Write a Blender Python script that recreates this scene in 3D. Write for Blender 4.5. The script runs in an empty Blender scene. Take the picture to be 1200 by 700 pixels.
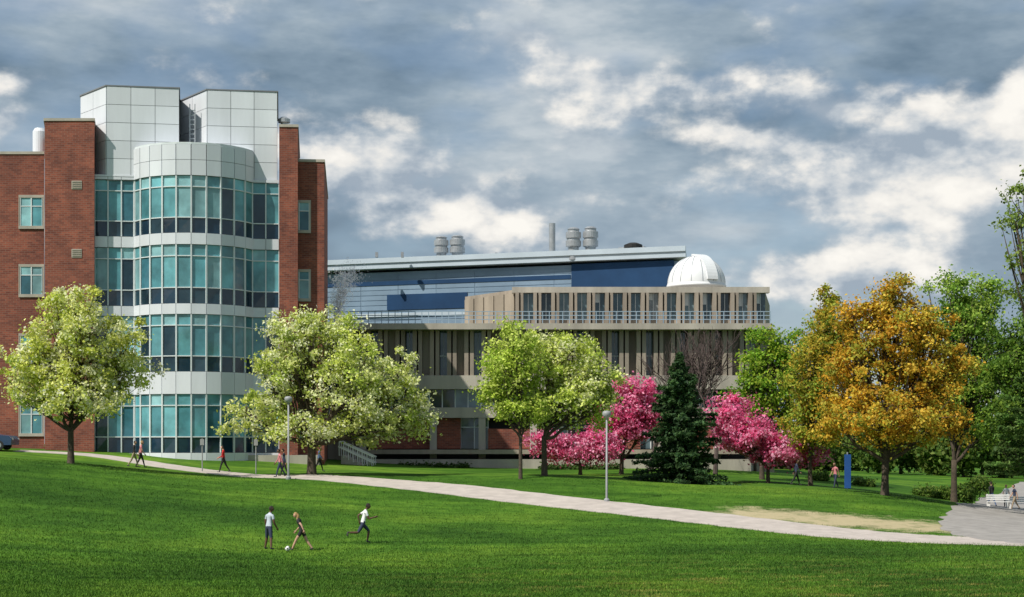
import bpy, bmesh, math, random
import numpy as np
from mathutils import Vector, Matrix, noise as mnoise
random.seed(7); rng=np.random.default_rng(11)
F=1800.0; CZ=4.4; HY=520.0
def X(px,d): return (px-600.0)*d/F
def Z(py,d): return CZ+(HY-py)*d/F
def P(px,d): return (X(px,d),d)
scene=bpy.context.scene
# ------------------------------------------------------------------ materials
def newmat(name):
    m=bpy.data.materials.new(name); m.use_nodes=True
    nt=m.node_tree; b=nt.nodes.get('Principled BSDF'); return m,nt,b
def N(nt,t,**kw):
    n=nt.nodes.new(t)
    for k,v in kw.items(): setattr(n,k,v)
    return n
def ramp(nt,fac,stops,interp='LINEAR'):
    r=N(nt,'ShaderNodeValToRGB'); r.color_ramp.interpolation=interp
    e=r.color_ramp.elements
    while len(e)<len(stops): e.new(0.5)
    for i,(p,c) in enumerate(stops):
        e[i].position=p; e[i].color=(c[0],c[1],c[2],1)
    nt.links.new(fac,r.inputs[0]); return r.outputs[0]
def mixc(nt,a,b,f,mode='MIX'):
    m=N(nt,'ShaderNodeMix',data_type='RGBA',blend_type=mode)
    for s,v in ((0,f),(6,a),(7,b)):
        if isinstance(v,(int,float)): m.inputs[s].default_value=v
        elif isinstance(v,tuple): m.inputs[s].default_value=(v[0],v[1],v[2],1)
        else: nt.links.new(v,m.inputs[s])
    return m.outputs[2]
def noisetex(nt,scale,detail=4,rough=.55,vec=None,dist=0):
    n=N(nt,'ShaderNodeTexNoise'); n.inputs['Scale'].default_value=scale
    n.inputs['Detail'].default_value=detail; n.inputs['Roughness'].default_value=rough
    n.inputs['Distortion'].default_value=dist
    if vec is None:
        g=N(nt,'ShaderNodeNewGeometry'); vec=g.outputs['Position']
    nt.links.new(vec,n.inputs['Vector']); return n.outputs[0]
def simple(name,col,rough=.7,var=.25,scale=1.5,metal=0,bump=0,useattr=False,spec=.4,streak=False):
    m,nt,b=newmat(name)
    vec=None
    if streak:
        g=N(nt,'ShaderNodeNewGeometry'); mp=N(nt,'ShaderNodeMapping'); mp.inputs['Scale'].default_value=(1,1,.15)
        nt.links.new(g.outputs['Position'],mp.inputs[0]); vec=mp.outputs[0]
    f=noisetex(nt,scale,5,.65,vec)
    a=tuple(c*(1-var) for c in col); c2=tuple(min(1,c*(1+var)) for c in col)
    c=ramp(nt,f,[(.3,a),(.7,c2)])
    if useattr:
        at=N(nt,'ShaderNodeAttribute',attribute_name='col')
        c=mixc(nt,c,at.outputs['Color'],1.0,'MULTIPLY')
    nt.links.new(c,b.inputs['Base Color'])
    b.inputs['Roughness'].default_value=rough; b.inputs['Metallic'].default_value=metal
    b.inputs['Specular IOR Level'].default_value=spec
    if bump:
        bp=N(nt,'ShaderNodeBump'); bp.inputs['Strength'].default_value=bump; bp.inputs['Distance'].default_value=.05
        nt.links.new(noisetex(nt,scale*6,3),bp.inputs['Height']); nt.links.new(bp.outputs[0],b.inputs['Normal'])
    return m
M={}
M['panel']=simple('white_metal_panel',(.67,.70,.75),.35,.10,.35,useattr=True,streak=True)
M['seam']=simple('panel_seam',(.18,.19,.21),.7,.1)
M['mull']=simple('white_mullion',(.64,.69,.71),.45,.05)
M['conc']=simple('tan_concrete',(.320,.275,.225),.85,.30,.6,bump=.3,streak=True,useattr=True)
M['concl']=simple('light_concrete',(.40,.37,.32),.85,.25,.5,streak=True)
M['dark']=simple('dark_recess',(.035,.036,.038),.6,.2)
M['bluem']=simple('blue_grey_cladding',(.20,.285,.38),.6,.14,.25,useattr=True,spec=.25)
M['navy']=simple('navy_panel',(.014,.05,.125),.6,.15,.3,spec=.2)
M['roofm']=simple('roof_metal',(.46,.54,.61),.5,.08,.3)
M['steel']=simple('galvanised_steel',(.42,.44,.46),.4,.15,2,metal=.5)
M['dome']=simple('dome_white',(.72,.74,.76),.45,.06,.6)
M['rail']=simple('blue_rail',(.30,.40,.50),.5,.1)
M['black']=simple('black_rubber',(.02,.02,.02),.7,.1)
M['path']=simple('path_concrete',(.46,.41,.375),.9,.16,1.2,bump=.2)
M['road']=simple('grey_asphalt',(.29,.275,.26),.9,.2,1.2,bump=.2)
M['bark']=simple('bark',(.085,.065,.048),.95,.35,6,bump=.6)
M['barkg']=simple('bark_grey',(.10,.075,.07),.95,.3,6)
M['banner']=simple('blue_banner',(.02,.09,.33),.6,.1)
M['carp']=simple('car_paint',(.03,.06,.13),.25,.1,1,spec=.6)
M['carg']=simple('car_glass',(.02,.03,.04),.06,.1,1,spec=.8)
M['white']=simple('white_paint',(.75,.75,.74),.5,.05)
M['lampc']=simple('lamp_grey_paint',(.30,.31,.32),.5,.1)
# brick
m,nt,b=newmat('red_brick')
g=N(nt,'ShaderNodeNewGeometry'); s=N(nt,'ShaderNodeSeparateXYZ'); nt.links.new(g.outputs['Position'],s.inputs[0])
ad=N(nt,'ShaderNodeMath',operation='ADD'); nt.links.new(s.outputs[0],ad.inputs[0]); nt.links.new(s.outputs[1],ad.inputs[1])
cb=N(nt,'ShaderNodeCombineXYZ'); nt.links.new(ad.outputs[0],cb.inputs[0]); nt.links.new(s.outputs[2],cb.inputs[1])
bt=N(nt,'ShaderNodeTexBrick'); nt.links.new(cb.outputs[0],bt.inputs['Vector'])
bt.inputs['Scale'].default_value=1; bt.inputs['Brick Width'].default_value=.40; bt.inputs['Row Height'].default_value=.14
bt.inputs['Mortar Size'].default_value=.012; bt.inputs['Color1'].default_value=(.30,.085,.05,1); bt.inputs['Color2'].default_value=(.17,.045,.03,1)
bt.inputs['Mortar'].default_value=(.24,.15,.12,1)
c=mixc(nt,bt.outputs[0],ramp(nt,noisetex(nt,.45,5,.7),[(.3,(.58,.58,.62)),(.7,(1.22,1.18,1.12))]),1.0,'MULTIPLY')
nt.links.new(c,b.inputs['Base Color']); b.inputs['Roughness'].default_value=.9; M['brick']=m
# glass
def glassmat(name,spec=.7,rough=.06):
    m,nt,b=newmat(name)
    at=N(nt,'ShaderNodeAttribute',attribute_name='col')
    c=mixc(nt,at.outputs['Color'],ramp(nt,noisetex(nt,.7,3),[(.3,(.6,.6,.6)),(.7,(1.3,1.3,1.3))]),1.0,'MULTIPLY')
    nt.links.new(c,b.inputs['Base Color']); b.inputs['Roughness'].default_value=rough
    b.inputs['Specular IOR Level'].default_value=spec
    bp=N(nt,'ShaderNodeBump'); bp.inputs['Strength'].default_value=.15; bp.inputs['Distance'].default_value=.05
    nt.links.new(noisetex(nt,.8,2),bp.inputs['Height']); nt.links.new(bp.outputs[0],b.inputs['Normal'])
    return m
M['glass']=glassmat('window_glass')
def leafmat(name,trans=.35):
    m,nt,b=newmat(name)
    at=N(nt,'ShaderNodeAttribute',attribute_name='col')
    nt.links.new(at.outputs['Color'],b.inputs['Base Color']); b.inputs['Roughness'].default_value=.6
    b.inputs['Specular IOR Level'].default_value=.25
    tr=N(nt,'ShaderNodeBsdfTranslucent'); nt.links.new(at.outputs['Color'],tr.inputs[0])
    mx=N(nt,'ShaderNodeMixShader'); mx.inputs[0].default_value=trans
    nt.links.new(b.outputs[0],mx.inputs[1]); nt.links.new(tr.outputs[0],mx.inputs[2])
    nt.links.new(mx.outputs[0],nt.nodes['Material Output'].inputs[0]); return m
M['leaf']=leafmat('foliage_leaves',.42)
# ------------------------------------------------------------------ helpers
def link(o,parent=None):
    scene.collection.objects.link(o)
    if parent: o.parent=parent
    return o
def empty(name,loc=(0,0,0)):
    e=bpy.data.objects.new(name,None); e.empty_display_size=.5; e.location=loc; return link(e)
def meshobj(name,verts,faces,mat,parent=None,cols=None,smooth=False):
    me=bpy.data.meshes.new(name); me.from_pydata([tuple(v) for v in verts],[],faces)
    if cols is not None:
        a=me.color_attributes.new('col','FLOAT_COLOR','CORNER')
        arr=[]
        for f,cc in zip(faces,cols): arr+= list((cc[0],cc[1],cc[2],1))*len(f)
        a.data.foreach_set('color',arr)
    me.materials.append(mat)
    if smooth: me.polygons.foreach_set('use_smooth',[True]*len(faces))
    me.update()
    return link(bpy.data.objects.new(name,me),parent)
class B:
    def __init__(s,name): s.root=empty(name); s.p={}
    def part(s,n,mat):
        if n not in s.p: s.p[n]=[[],[],[],mat]
        return s.p[n]
    def quad(s,n,mat,vs,col=(1,1,1)):
        v,f,c,_=s.part(n,mat); k=len(v); v+=vs; f.append(tuple(range(k,k+len(vs)))); c.append(col)
    def prism(s,n,mat,pts,z0,z1,col=(1,1,1)):
        v,f,c,_=s.part(n,mat); k=len(v); m=len(pts)
        v+=[(x,y,z0) for x,y in pts]+[(x,y,z1) for x,y in pts]
        for i in range(m):
            j=(i+1)%m; f.append((k+i,k+j,k+m+j,k+m+i)); c.append(col)
        f.append(tuple(k+m+i for i in range(m))); c.append(col)
        f.append(tuple(k+i for i in reversed(range(m)))); c.append(col)
    def strip(s,n,mat,p,q,z0,z1,out,inn=0.0,col=(1,1,1)):
        dx,dy=q[0]-p[0],q[1]-p[1]; L=math.hypot(dx,dy) or 1; nx,ny=dy/L,-dx/L
        s.prism(n,mat,[(p[0]-nx*inn,p[1]-ny*inn),(p[0]+nx*out,p[1]+ny*out),(q[0]+nx*out,q[1]+ny*out),(q[0]-nx*inn,q[1]-ny*inn)],z0,z1,col)
    def done(s,smooth=()):
        for n,(v,f,c,mat) in s.p.items(): meshobj(n,v,f,M[mat],s.root,c,n in smooth)
def lerp(p,q,t): return (p[0]+(q[0]-p[0])*t,p[1]+(q[1]-p[1])*t)
def panels(b,p,q,z0,z1,nx,nz,n='cladding_panels',mat='panel',gap=.035,out=.05):
    L=math.hypot(q[0]-p[0],q[1]-p[1]); g=gap/L/2
    for i in range(nx):
        for j in range(nz):
            k=random.uniform(.90,1.06)
            b.strip(n,mat,lerp(p,q,i/nx+g),lerp(p,q,(i+1)/nx-g),z0+(z1-z0)*j/nz+gap/2,z0+(z1-z0)*(j+1)/nz-gap/2,out,0,(k,k,k))
TEAL=[(.08,.25,.29),(.12,.33,.37),(.045,.155,.20),(.012,.035,.06),(.22,.42,.45),(.02,.05,.07)]
ROWS=[[TEAL[0],TEAL[1],TEAL[4]],[TEAL[0],TEAL[1],TEAL[2],TEAL[4],TEAL[1],TEAL[5]],[TEAL[3],TEAL[3],TEAL[5]]]
RH=[.19,.54,.27]
def glazing(b,p,q,z0,z1,nc,rows,tones,frame=.07,proud=.09,n='windows',end=True):
    L=math.hypot(q[0]-p[0],q[1]-p[1]); dx,dy=(q[0]-p[0])/L,(q[1]-p[1])/L; nx,ny=dy,-dx
    zs=[z1]
    for r in rows: zs.append(zs[-1]-(z1-z0)*r)
    for i in range(nc):
        a=lerp(p,q,i/nc); c=lerp(p,q,(i+1)/nc)
        for j in range(len(rows)):
            t=random.choice(tones[j]); k=random.uniform(.75,1.25); tl=random.uniform(-.018,.018); tt=random.uniform(-.018,.018)
            b.quad(n,'glass',[(a[0]+nx*tt,a[1]+ny*tt,zs[j+1]),(c[0]-nx*tt,c[1]-ny*tt,zs[j+1]),(c[0]+nx*tl,c[1]+ny*tl,zs[j]),(a[0]+nx*tl,a[1]+ny*tl,zs[j])],tuple(x*k for x in t))
        if i>0 or end:
            b.strip('mullions','mull',(a[0]-dx*frame/2,a[1]-dy*frame/2),(a[0]+dx*frame/2,a[1]+dy*frame/2),z0,z1,proud,.03)
    if end: b.strip('mullions','mull',(q[0]-dx*frame/2,q[1]-dy*frame/2),(q[0]+dx*frame/2,q[1]+dy*frame/2),z0,z1,proud,.03)
    for j in range(1,len(rows)):
        b.strip('transoms','mull',p,q,zs[j]-frame*.4,zs[j]+frame*.4,proud-.02,.03)
# ------------------------------------------------------------------ terrain
ctl=[]
def c3(px,py,d): ctl.append((X(px,d),d,Z(py,d)))
for px in (0,300,600,900,1200): c3(px,700,44)
for x in (-80,-40,0,40,80): ctl.append((x,25,0))
c3(315,645,64);c3(422,637,67);c3(700,640,66);c3(900,642,65);c3(1200,642,64.5)
ctl+=[(-80,60,1.5),(80,60,0),(-80,95,3.8),(-80,130,4),(80,100,-.5),(80,130,-.5)]
c3(100,600,72)
c3(300,561,97);c3(450,568,93);c3(600,583,88);c3(800,606,80);c3(1000,629,73);c3(1100,636,69)
c3(82,542,92);c3(0,537,95);c3(160,548,102);c3(150,531,112);c3(330,541,114);c3(370,556,97);c3(500,556,110)
c3(640,556,97);c3(797,567,100);c3(850,551,125);c3(600,550,125);c3(900,566,104);c3(1037,579,93);c3(1140,602,88)
c3(1000,600,83);c3(1160,592,115);c3(1200,600,100);c3(1200,588,130);c3(1080,572,120);c3(960,562,120)
ctl+=[(-60,170,3),(-20,170,2.3),(20,170,1.8),(60,170,.5)]
C=np.array(ctl)
def U(r2): return np.where(r2>1e-9,.5*r2*np.log(r2+1e-12),0)
n_=len(C); K=U((C[:,None,0]-C[None,:,0])**2+(C[:,None,1]-C[None,:,1])**2)+np.eye(n_)*12
Pm=np.c_[np.ones(n_),C[:,:2]]
A=np.block([[K,Pm],[Pm.T,np.zeros((3,3))]]); W=np.linalg.solve(A,np.r_[C[:,2],0,0,0])
def gz(x,y):
    x=np.atleast_1d(np.asarray(x,float)); y=np.atleast_1d(np.asarray(y,float))
    xc=np.clip(x,-75,75); yc=np.clip(y,28,165)
    xf,yf=xc.ravel(),yc.ravel(); o=np.zeros(len(xf))
    for s in range(0,len(xf),20000):
        a,b_=xf[s:s+20000],yf[s:s+20000]
        o[s:s+20000]=U((a[:,None]-C[None,:,0])**2+(b_[:,None]-C[None,:,1])**2)@W[:n_]+W[n_]+W[n_+1]*a+W[n_+2]*b_
    return o.reshape(xc.shape)
def g1(x,y): return float(gz(x,y)[0])
xs=np.r_[-4000,-1500,-600,-300,-150,-110,-80,np.arange(-64,65,1.0),80,110,150,300,600,1500,4000]
ys=np.r_[-400,-100,0,15,25,32,np.arange(36,150,1.0),160,180,220,300,500,900,2000,4500]
GX,GY=np.meshgrid(xs,ys); GZ=gz(GX,GY)
nx_,ny_=len(xs),len(ys)
verts=np.c_[GX.ravel(),GY.ravel(),GZ.ravel()]
faces=[(j*nx_+i,j*nx_+i+1,(j+1)*nx_+i+1,(j+1)*nx_+i) for j in range(ny_-1) for i in range(nx_-1)]
def grasscol(nt):
    c=ramp(nt,noisetex(nt,.06,4,.6),[(.36,(.030,.090,.010)),(.5,(.056,.145,.014)),(.64,(.110,.215,.022))])
    g=N(nt,'ShaderNodeNewGeometry')
    mp0=N(nt,'ShaderNodeMapping'); mp0.inputs['Scale'].default_value=(.10,.8,1); nt.links.new(g.outputs['Position'],mp0.inputs[0])
    c=mixc(nt,c,ramp(nt,noisetex(nt,.8,4,.6,mp0.outputs[0]),[(.35,(.70,.74,.7)),(.65,(1.30,1.19,1.2))]),1.0,'MULTIPLY')
    c=mixc(nt,c,ramp(nt,noisetex(nt,1.3,5,.7),[(.3,(.60,.66,.6)),(.5,(1,1,1)),(.72,(1.38,1.22,1.2))]),1.0,'MULTIPLY')
    mp=N(nt,'ShaderNodeMapping'); mp.inputs['Scale'].default_value=(.35,1.3,1)
    nt.links.new(g.outputs['Position'],mp.inputs[0])
    dry=ramp(nt,noisetex(nt,1.1,6,.75,mp.outputs[0]),[(.53,(0,0,0)),(.68,(1,1,1))])
    sp=N(nt,'ShaderNodeSeparateXYZ'); nt.links.new(g.outputs['Position'],sp.inputs[0])
    mr=N(nt,'ShaderNodeMapRange'); mr.inputs[1].default_value=64; mr.inputs[2].default_value=50; nt.links.new(sp.outputs[1],mr.inputs[0])
    mr2=N(nt,'ShaderNodeMapRange'); mr2.inputs[1].default_value=-8; mr2.inputs[2].default_value=4; nt.links.new(sp.outputs[0],mr2.inputs[0])
    mu=N(nt,'ShaderNodeMath',operation='MULTIPLY'); nt.links.new(mr.outputs[0],mu.inputs[0]); nt.links.new(mr2.outputs[0],mu.inputs[1])
    mu2=N(nt,'ShaderNodeMath',operation='MULTIPLY'); nt.links.new(mu.outputs[0],mu2.inputs[0]); nt.links.new(dry,mu2.inputs[1])
    mu3=N(nt,'ShaderNodeMath',operation='MULTIPLY'); mu3.inputs[1].default_value=.85; nt.links.new(mu2.outputs[0],mu3.inputs[0])
    return mixc(nt,c,(.30,.26,.08),mu3.outputs[0])
m,nt,b=newmat('grass_ground')
c=grasscol(nt)
at=N(nt,'ShaderNodeAttribute',attribute_name='bare')
pt=N(nt,'ShaderNodeMath',operation='MULTIPLY_ADD'); nt.links.new(noisetex(nt,.8,6,.7),pt.inputs[0]); pt.inputs[1].default_value=1.6
sub=N(nt,'ShaderNodeMath',operation='ADD'); nt.links.new(at.outputs['Fac'],sub.inputs[0]); sub.inputs[1].default_value=-1.25; nt.links.new(sub.outputs[0],pt.inputs[2])
bm_=ramp(nt,pt.outputs[0],[(.10,(0,0,0)),(.55,(1,1,1))])
c=mixc(nt,c,(.42,.36,.22),bm_)
nt.links.new(c,b.inputs['Base Color']); b.inputs['Roughness'].default_value=.95; b.inputs['Specular IOR Level'].default_value=.1
bp=N(nt,'ShaderNodeBump'); bp.inputs['Strength'].default_value=.5; bp.inputs['Distance'].default_value=.12
nt.links.new(noisetex(nt,5,4,.7),bp.inputs['Height']); nt.links.new(bp.outputs[0],b.inputs['Normal'])
me=bpy.data.meshes.new('ground'); me.from_pydata(verts.tolist(),[],faces); me.materials.append(m)
def segd(x,y,a,b_):
    ax,ay=a; bx,by=b_; t=np.clip(((x-ax)*(bx-ax)+(y-ay)*(by-ay))/((bx-ax)**2+(by-ay)**2),0,1)
    return np.hypot(x-ax-t*(bx-ax),y-ay-t*(by-ay))
bd=segd(verts[:,0],verts[:,1],P(890,81),P(1130,77)); bare=np.clip(1.25-bd/4.8,0,1)
a=me.attributes.new('bare','FLOAT','POINT'); a.data.foreach_set('value',bare)
me.polygons.foreach_set('use_smooth',[True]*len(faces)); link(bpy.data.objects.new('ground',me))
# ------------------------------------------------------------------ paths
def catmull(pts,n=14):
    pts=[np.array(p,float) for p in pts]; pts=[2*pts[0]-pts[1]]+pts+[2*pts[-1]-pts[-2]]; out=[]
    for i in range(1,len(pts)-2):
        for k in range(n):
            t=k/n; a,b_,c_,d_=pts[i-1:i+3]
            out.append(.5*((2*b_)+(-a+c_)*t+(2*a-5*b_+4*c_-d_)*t*t+(-a+3*b_-3*c_+d_)*t**3))
    out.append(pts[-2]); return out
PATHS=[]
def road(name,pts,w,mat,lift):
    c=catmull(pts); PATHS.append(([tuple(p[:2]) for p in c],w)); L=8; v=[];f=[]
    for i,p in enumerate(c):
        t=(c[min(i+1,len(c)-1)]-c[max(i-1,0)])[:2]; t/=np.linalg.norm(t); nn=np.array([t[1],-t[0]])
        wd=p[2]*(1+.035*math.sin(i*1.7)+.02*math.sin(i*3.9))
        for k in range(L+1):
            q=p[:2]+nn*(k/L-.5)*wd; v.append((q[0],q[1],g1(q[0],q[1])+lift))
        for k in (0,L):
            q=p[:2]+nn*(k/L-.5)*wd; v.append((q[0],q[1],g1(q[0],q[1])-.1))
    R=L+3
    for i in range(len(c)-1):
        for k in range(L): f.append((i*R+k,i*R+k+1,(i+1)*R+k+1,(i+1)*R+k))
        f.append((i*R,i*R+L+1,(i+1)*R+L+1,(i+1)*R)); f.append((i*R+L,i*R+L+2,(i+1)*R+L+2,(i+1)*R+L))
    return meshobj(name,v,f,M[mat])
road('concrete_path',[(*P(20,108),1.8),(*P(110,108),2.0),(*P(200,104),2.4),(*P(300,98),2.8),(*P(450,93.5),3.4),(*P(600,88),3.8),(*P(800,80.5),4.0),(*P(1000,73.5),4.4),(*P(1130,70),5.2),(*P(1300,67),6.5)],3.8,'path',.035)
road('service_road',[(*P(1330,66),8),(*P(1220,75),9),(*P(1200,86),8),(*P(1192,104),6),(*P(1200,125),6),(*P(1230,160),6)],8,'road',.045)
# ------------------------------------------------------------------ science tower (brick + glass)
def dd(px): return 112+(px-100)*.008
t=B('brick_and_glass_building')
ZB=1.0
z0s=[(205,272),(286,355),(368,435),(462,531)]
bands=[(Z(b_,110),Z(a_,110)) for a_,b_ in z0s]; bands[3]=(3.75,bands[3][1])
zflat=bands[0][1]+.25
L0=P(111,dd(111)); L1=P(158,dd(158)); R0=P(296,dd(296)); R1=P(327,dd(327))
t.prism('core_walls','seam',[(L0[0]+.02,L0[1]+.35),(R1[0]-.02,R1[1]+.35),P(335,133),P(118,133)],ZB,zflat-.2)
def flat(p,q,nc):
    prev=zflat
    for (a_,b_) in bands:
        glazing(t,p,q,a_,b_,nc,RH,ROWS,frame=.085)
        panels(t,p,q,b_+.02,prev,nc,1,out=.14); prev=a_-.02
    panels(t,p,q,ZB,prev,max(1,nc//2),1,out=.14)
flat(L0,L1,3); flat(R0,R1,2)
t.prism('ledge_roof','panel',[(L0[0],L0[1]-.16),(L1[0],L1[1]-.16),(L1[0],L1[1]+3),(L0[0],L0[1]+3)],zflat+.004,zflat+.12)
zb1=Z(101,112); zb2=Z(106,113.2)
blkL=[P(95,115.4),P(125,112.1),P(210,112.9),P(210,122),P(100,122)]
t.prism('upper_block_core','seam',blkL,zflat-.3,zb1-.1)
panels(t,P(95,115.4),P(125,112.1),zflat,zb1,2,5); panels(t,P(125,112.1),P(210,112.9),zflat,zb1,3,5)
blkR=[P(210,117.2),P(243,113.2),P(325,113.9),P(325,124),P(222,124)]
t.prism('upper_block_core','seam',blkR,zflat-.3,zb2-.1)
panels(t,P(210,117.2),P(243,113.2),zflat,zb2,2,5); panels(t,P(243,113.2),P(325,113.9),zflat,zb2,3,5)
def cap(poly,z,o=.08):
    cx=sum(p[0] for p in poly)/len(poly); cy=sum(p[1] for p in poly)/len(poly)
    t.prism('parapet_cap','seam',[(p[0]+(o if p[0]>cx else -o),p[1]+(o if p[1]>cy else -o)) for p in poly],z+.004,z+.10)
cap(blkL,zb1); cap(blkR,zb2)
NB=10; a0,a1=np.array(L1),np.array(R0); mid=(a0+a1)/2; half=np.linalg.norm(a1-a0)/2; sag=2.7
Rr=(half**2+sag**2)/(2*sag); ux=(a1-a0)/np.linalg.norm(a1-a0); nn=np.array([ux[1],-ux[0]]); cen=mid-nn*(Rr-sag); th=math.asin(half/Rr)
arc=[tuple(cen+Rr*(math.sin(-th+2*th*i/NB)*ux+math.cos(-th+2*th*i/NB)*nn)) for i in range(NB+1)]
zt=Z(168,110)
for i in range(NB):
    p,q=arc[i],arc[i+1]; prev=zt
    for k,(a_,b_) in enumerate(bands):
        glazing(t,p,q,a_,b_,1,RH,ROWS,end=False,frame=.085)
        t.strip('mullions','mull',lerp(p,q,-.05),lerp(p,q,.05),a_,b_,.10,.03)
        panels(t,p,q,b_+.02,prev,1,2 if k==0 else 1,out=.12,gap=.03 if k==0 else .012)
        prev=a_-.02
    t.strip('cladding_panels','panel',p,q,ZB,prev,.12)
inner=[(p[0]*1,p[1]+.25) for p in arc]
t.prism('bay_core','dark',inner+[(R0[0],R0[1]+1),(L1[0],L1[1]+1)],ZB,zt-.3)
t.prism('bay_roof','mull',[(p[0]+nn[0]*.1,p[1]+nn[1]*.1) for p in arc]+[(R0[0],R0[1]+3),(L1[0],L1[1]+3)],zt+.004,zt+.14)
for k in range(9): t.strip('roof_ladder','steel',P(222,113.6),P(228,113.6),zt+.3+k*.35,zt+.36+k*.35,.03,.03)
for px in (222,228): t.strip('roof_ladder','steel',P(px,113.6),P(px+1,113.6),zt+.1,zt+3.6,.034,.034)
def brickwin(p,q,z0,z1,nc=2):
    t.strip('window_surround','concl',(p[0]-.12,p[1]),(q[0]+.12,q[1]),z0-.22,z0,.10,.0)
    t.strip('window_surround','concl',(p[0]-.12,p[1]),(q[0]+.12,q[1]),z1,z1+.2,.08,.0)
    t.strip('window_surround','concl',(p[0]-.12,p[1]),(p[0],p[1]),z0,z1,.07,.0); t.strip('window_surround','concl',(q[0],q[1]),(q[0]+.12,q[1]),z0,z1,.07,.0)
    glazing(t,(p[0],p[1]-.02),(q[0],q[1]-.02),z0,z1,nc,[.3,.7],[[TEAL[0],TEAL[4]],[TEAL[2],TEAL[0],TEAL[4]]],frame=.08,proud=.05)
def brick(poly,top,d,o):
    z=Z(top,d); t.prism('brick_walls','brick',poly,ZB,z)
    t.prism('brick_coping','concl',[(p[0]+o[i],p[1]-.06) for i,p in enumerate(poly)],z+.004,z+.2)
brick([P(-160,112.5),P(52,112.5),P(52,130),P(-160,130)],181,112.5,(0,0,0,0))
brick([P(52.3,111.2),P(110.5,111.2),P(118,128),P(60,128)],142,111.2,(-.06,.06,.06,-.06))
brick([P(327.2,113.4),P(349,113.5),P(351,126),P(333,126)],149,113.4,(0,.06,.06,0))
brick([P(345,114.4),P(380,114.6),P(384,132),P(352,132)],190,114.5,(0,.06,.06,0))
for y0,y1 in ((232,265),(313,345),(394,427),(476,508)):
    brickwin(P(24,112.5),P(50,112.5),Z(y1,112.5),Z(y0,112.5)); brickwin(P(-60,112.5),P(-30,112.5),Z(y1,112.5),Z(y0,112.5))
    brickwin(P(350.6,114.43),P(362.5,114.5),Z(y1+5,114.5),Z(y0+6,114.5),1)
for y0,y1 in ((212,222),(292,302),(373,383)):
    p,q=P(84,111.2),P(96,111.2); t.strip('vents','concl',p,q,Z(y1,111.2),Z(y0,111.2),.04)
    for k in range(4): t.strip('vent_slats','conc',(p[0]+.05,p[1]-.04),(q[0]-.05,q[1]-.04),Z(y1,111.2)+.08+k*.14,Z(y1,111.2)+.14+k*.14,.03)
def lathe(b,n,mat,cx,cy,prof,seg=20):
    v,f,c,_=b.part(n,mat); k=len(v)
    for r,z in prof:
        for i in range(seg): a=2*math.pi*i/seg; v.append((cx+r*math.cos(a),cy+r*math.sin(a),z))
    for j in range(len(prof)-1):
        for i in range(seg):
            i2=(i+1)%seg; f.append((k+j*seg+i,k+j*seg+i2,k+(j+1)*seg+i2,k+(j+1)*seg+i)); c.append((1,1,1))
    f.append(tuple(k+(len(prof)-1)*seg+i for i in range(seg))); c.append((1,1,1))
lathe(t,'roof_tank','panel',X(47,118),118,[(.55,Z(185,118)),(.55,Z(155,118)),(.4,Z(151,118))])
zz=Z(149,113.4)
lathe(t,'roof_fan','steel',X(333,114.5),114.5,[(.25,zz),(.25,zz+.5),(.45,zz+.55),(.45,zz+.8),(.2,zz+.95)],14)
t.strip('roof_unit','steel',P(343,116),P(349,116),zz,zz+.6,.5,.5)
t.prism('plinth','concl',[(L0[0]-4,L0[1]-.55),(R1[0]+3,R1[1]-.55),(R1[0]+3,R1[1]+3),(L0[0]-4,L0[1]+3)],ZB,3.55)
t.done()
# ------------------------------------------------------------------ rear blue laboratory
r=B('blue_metal_laboratory')
pL,pR=P(380,160),P(795,148)
zT=(Z(309,160)+Z(291,148))/2
r.prism('walls','bluem',[pL,pR,P(800,166),P(395,185)],1,zT-1.2,(1,1,1))
r.prism('roof_slab','roofm',[(pL[0]-.5,pL[1]-.9),(pR[0]+.6,pR[1]-.9),P(806,167),P(395,186)],zT-.9,zT)
r.strip('fascia','roofm',(pL[0]-.5,pL[1]-.9),(pR[0]+.6,pR[1]-.9),zT-.35,zT+.15,.15)
for j in range(22):
    z=zT-1.5-j*.52
    for s_ in range(9):
        r.strip('cladding_ribs','bluem',lerp(pL,pR,s_/9+.0006),lerp(pL,pR,(s_+1)/9-.0006),z-.48,z-.02,.04,0,(random.uniform(.93,1.06),)*3)
def on(px):
    a=(px-600)/F; x0,y0=pL;x1,y1=pR; s=(x0-a*y0)/((a*(y1-y0))-(x1-x0)); return lerp(pL,pR,s)
r.strip('blue_band','navy',on(454),on(548),Z(363,157),Z(345,157),.12)
r.strip('blue_band','navy',on(670),on(790),Z(338,150),Z(308,150),.12)
r.strip('blue_line','navy',on(382),on(669),zT-2.55,zT-2.15,.10)
r.strip('white_line','roofm',on(382),on(548),Z(366,158)-.5,Z(366,158)-.15,.16)
def drum(px,d,y0,y1,w):
    R_=w*d/F/2; a_,b_=Z(y1,d),Z(y0,d); h=b_-a_
    lathe(r,'roof_ventilators','steel',X(px,d),d,[(R_*.7,a_-1),(R_*.7,a_+h*.1),(R_,a_+h*.15),(R_,a_+h*.4),(R_*.85,a_+h*.42),(R_*.85,a_+h*.5),(R_,a_+h*.52),(R_,a_+h*.78),(R_*.75,a_+h*.82),(R_*.75,a_+h*.9),(R_*.85,a_+h*.92),(R_*.5,b_)])
drum(517,156,277,300,17);drum(536,156,276,300,18);drum(672,151,267,293,18);drum(692,151,266,293,18)
lathe(r,'exhaust_stack','steel',X(647,152),152,[(.32,Z(296,152)),(.32,Z(262,152))],14)
r.strip('roof_unit','steel',P(727,152),P(757,151),zT,zT+.55,.6,.6); lathe(r,'roof_fan','black',X(742,150),150,[(.9,zT+.3),(.9,zT+.6),(.4,zT+.8)],14)
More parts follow.
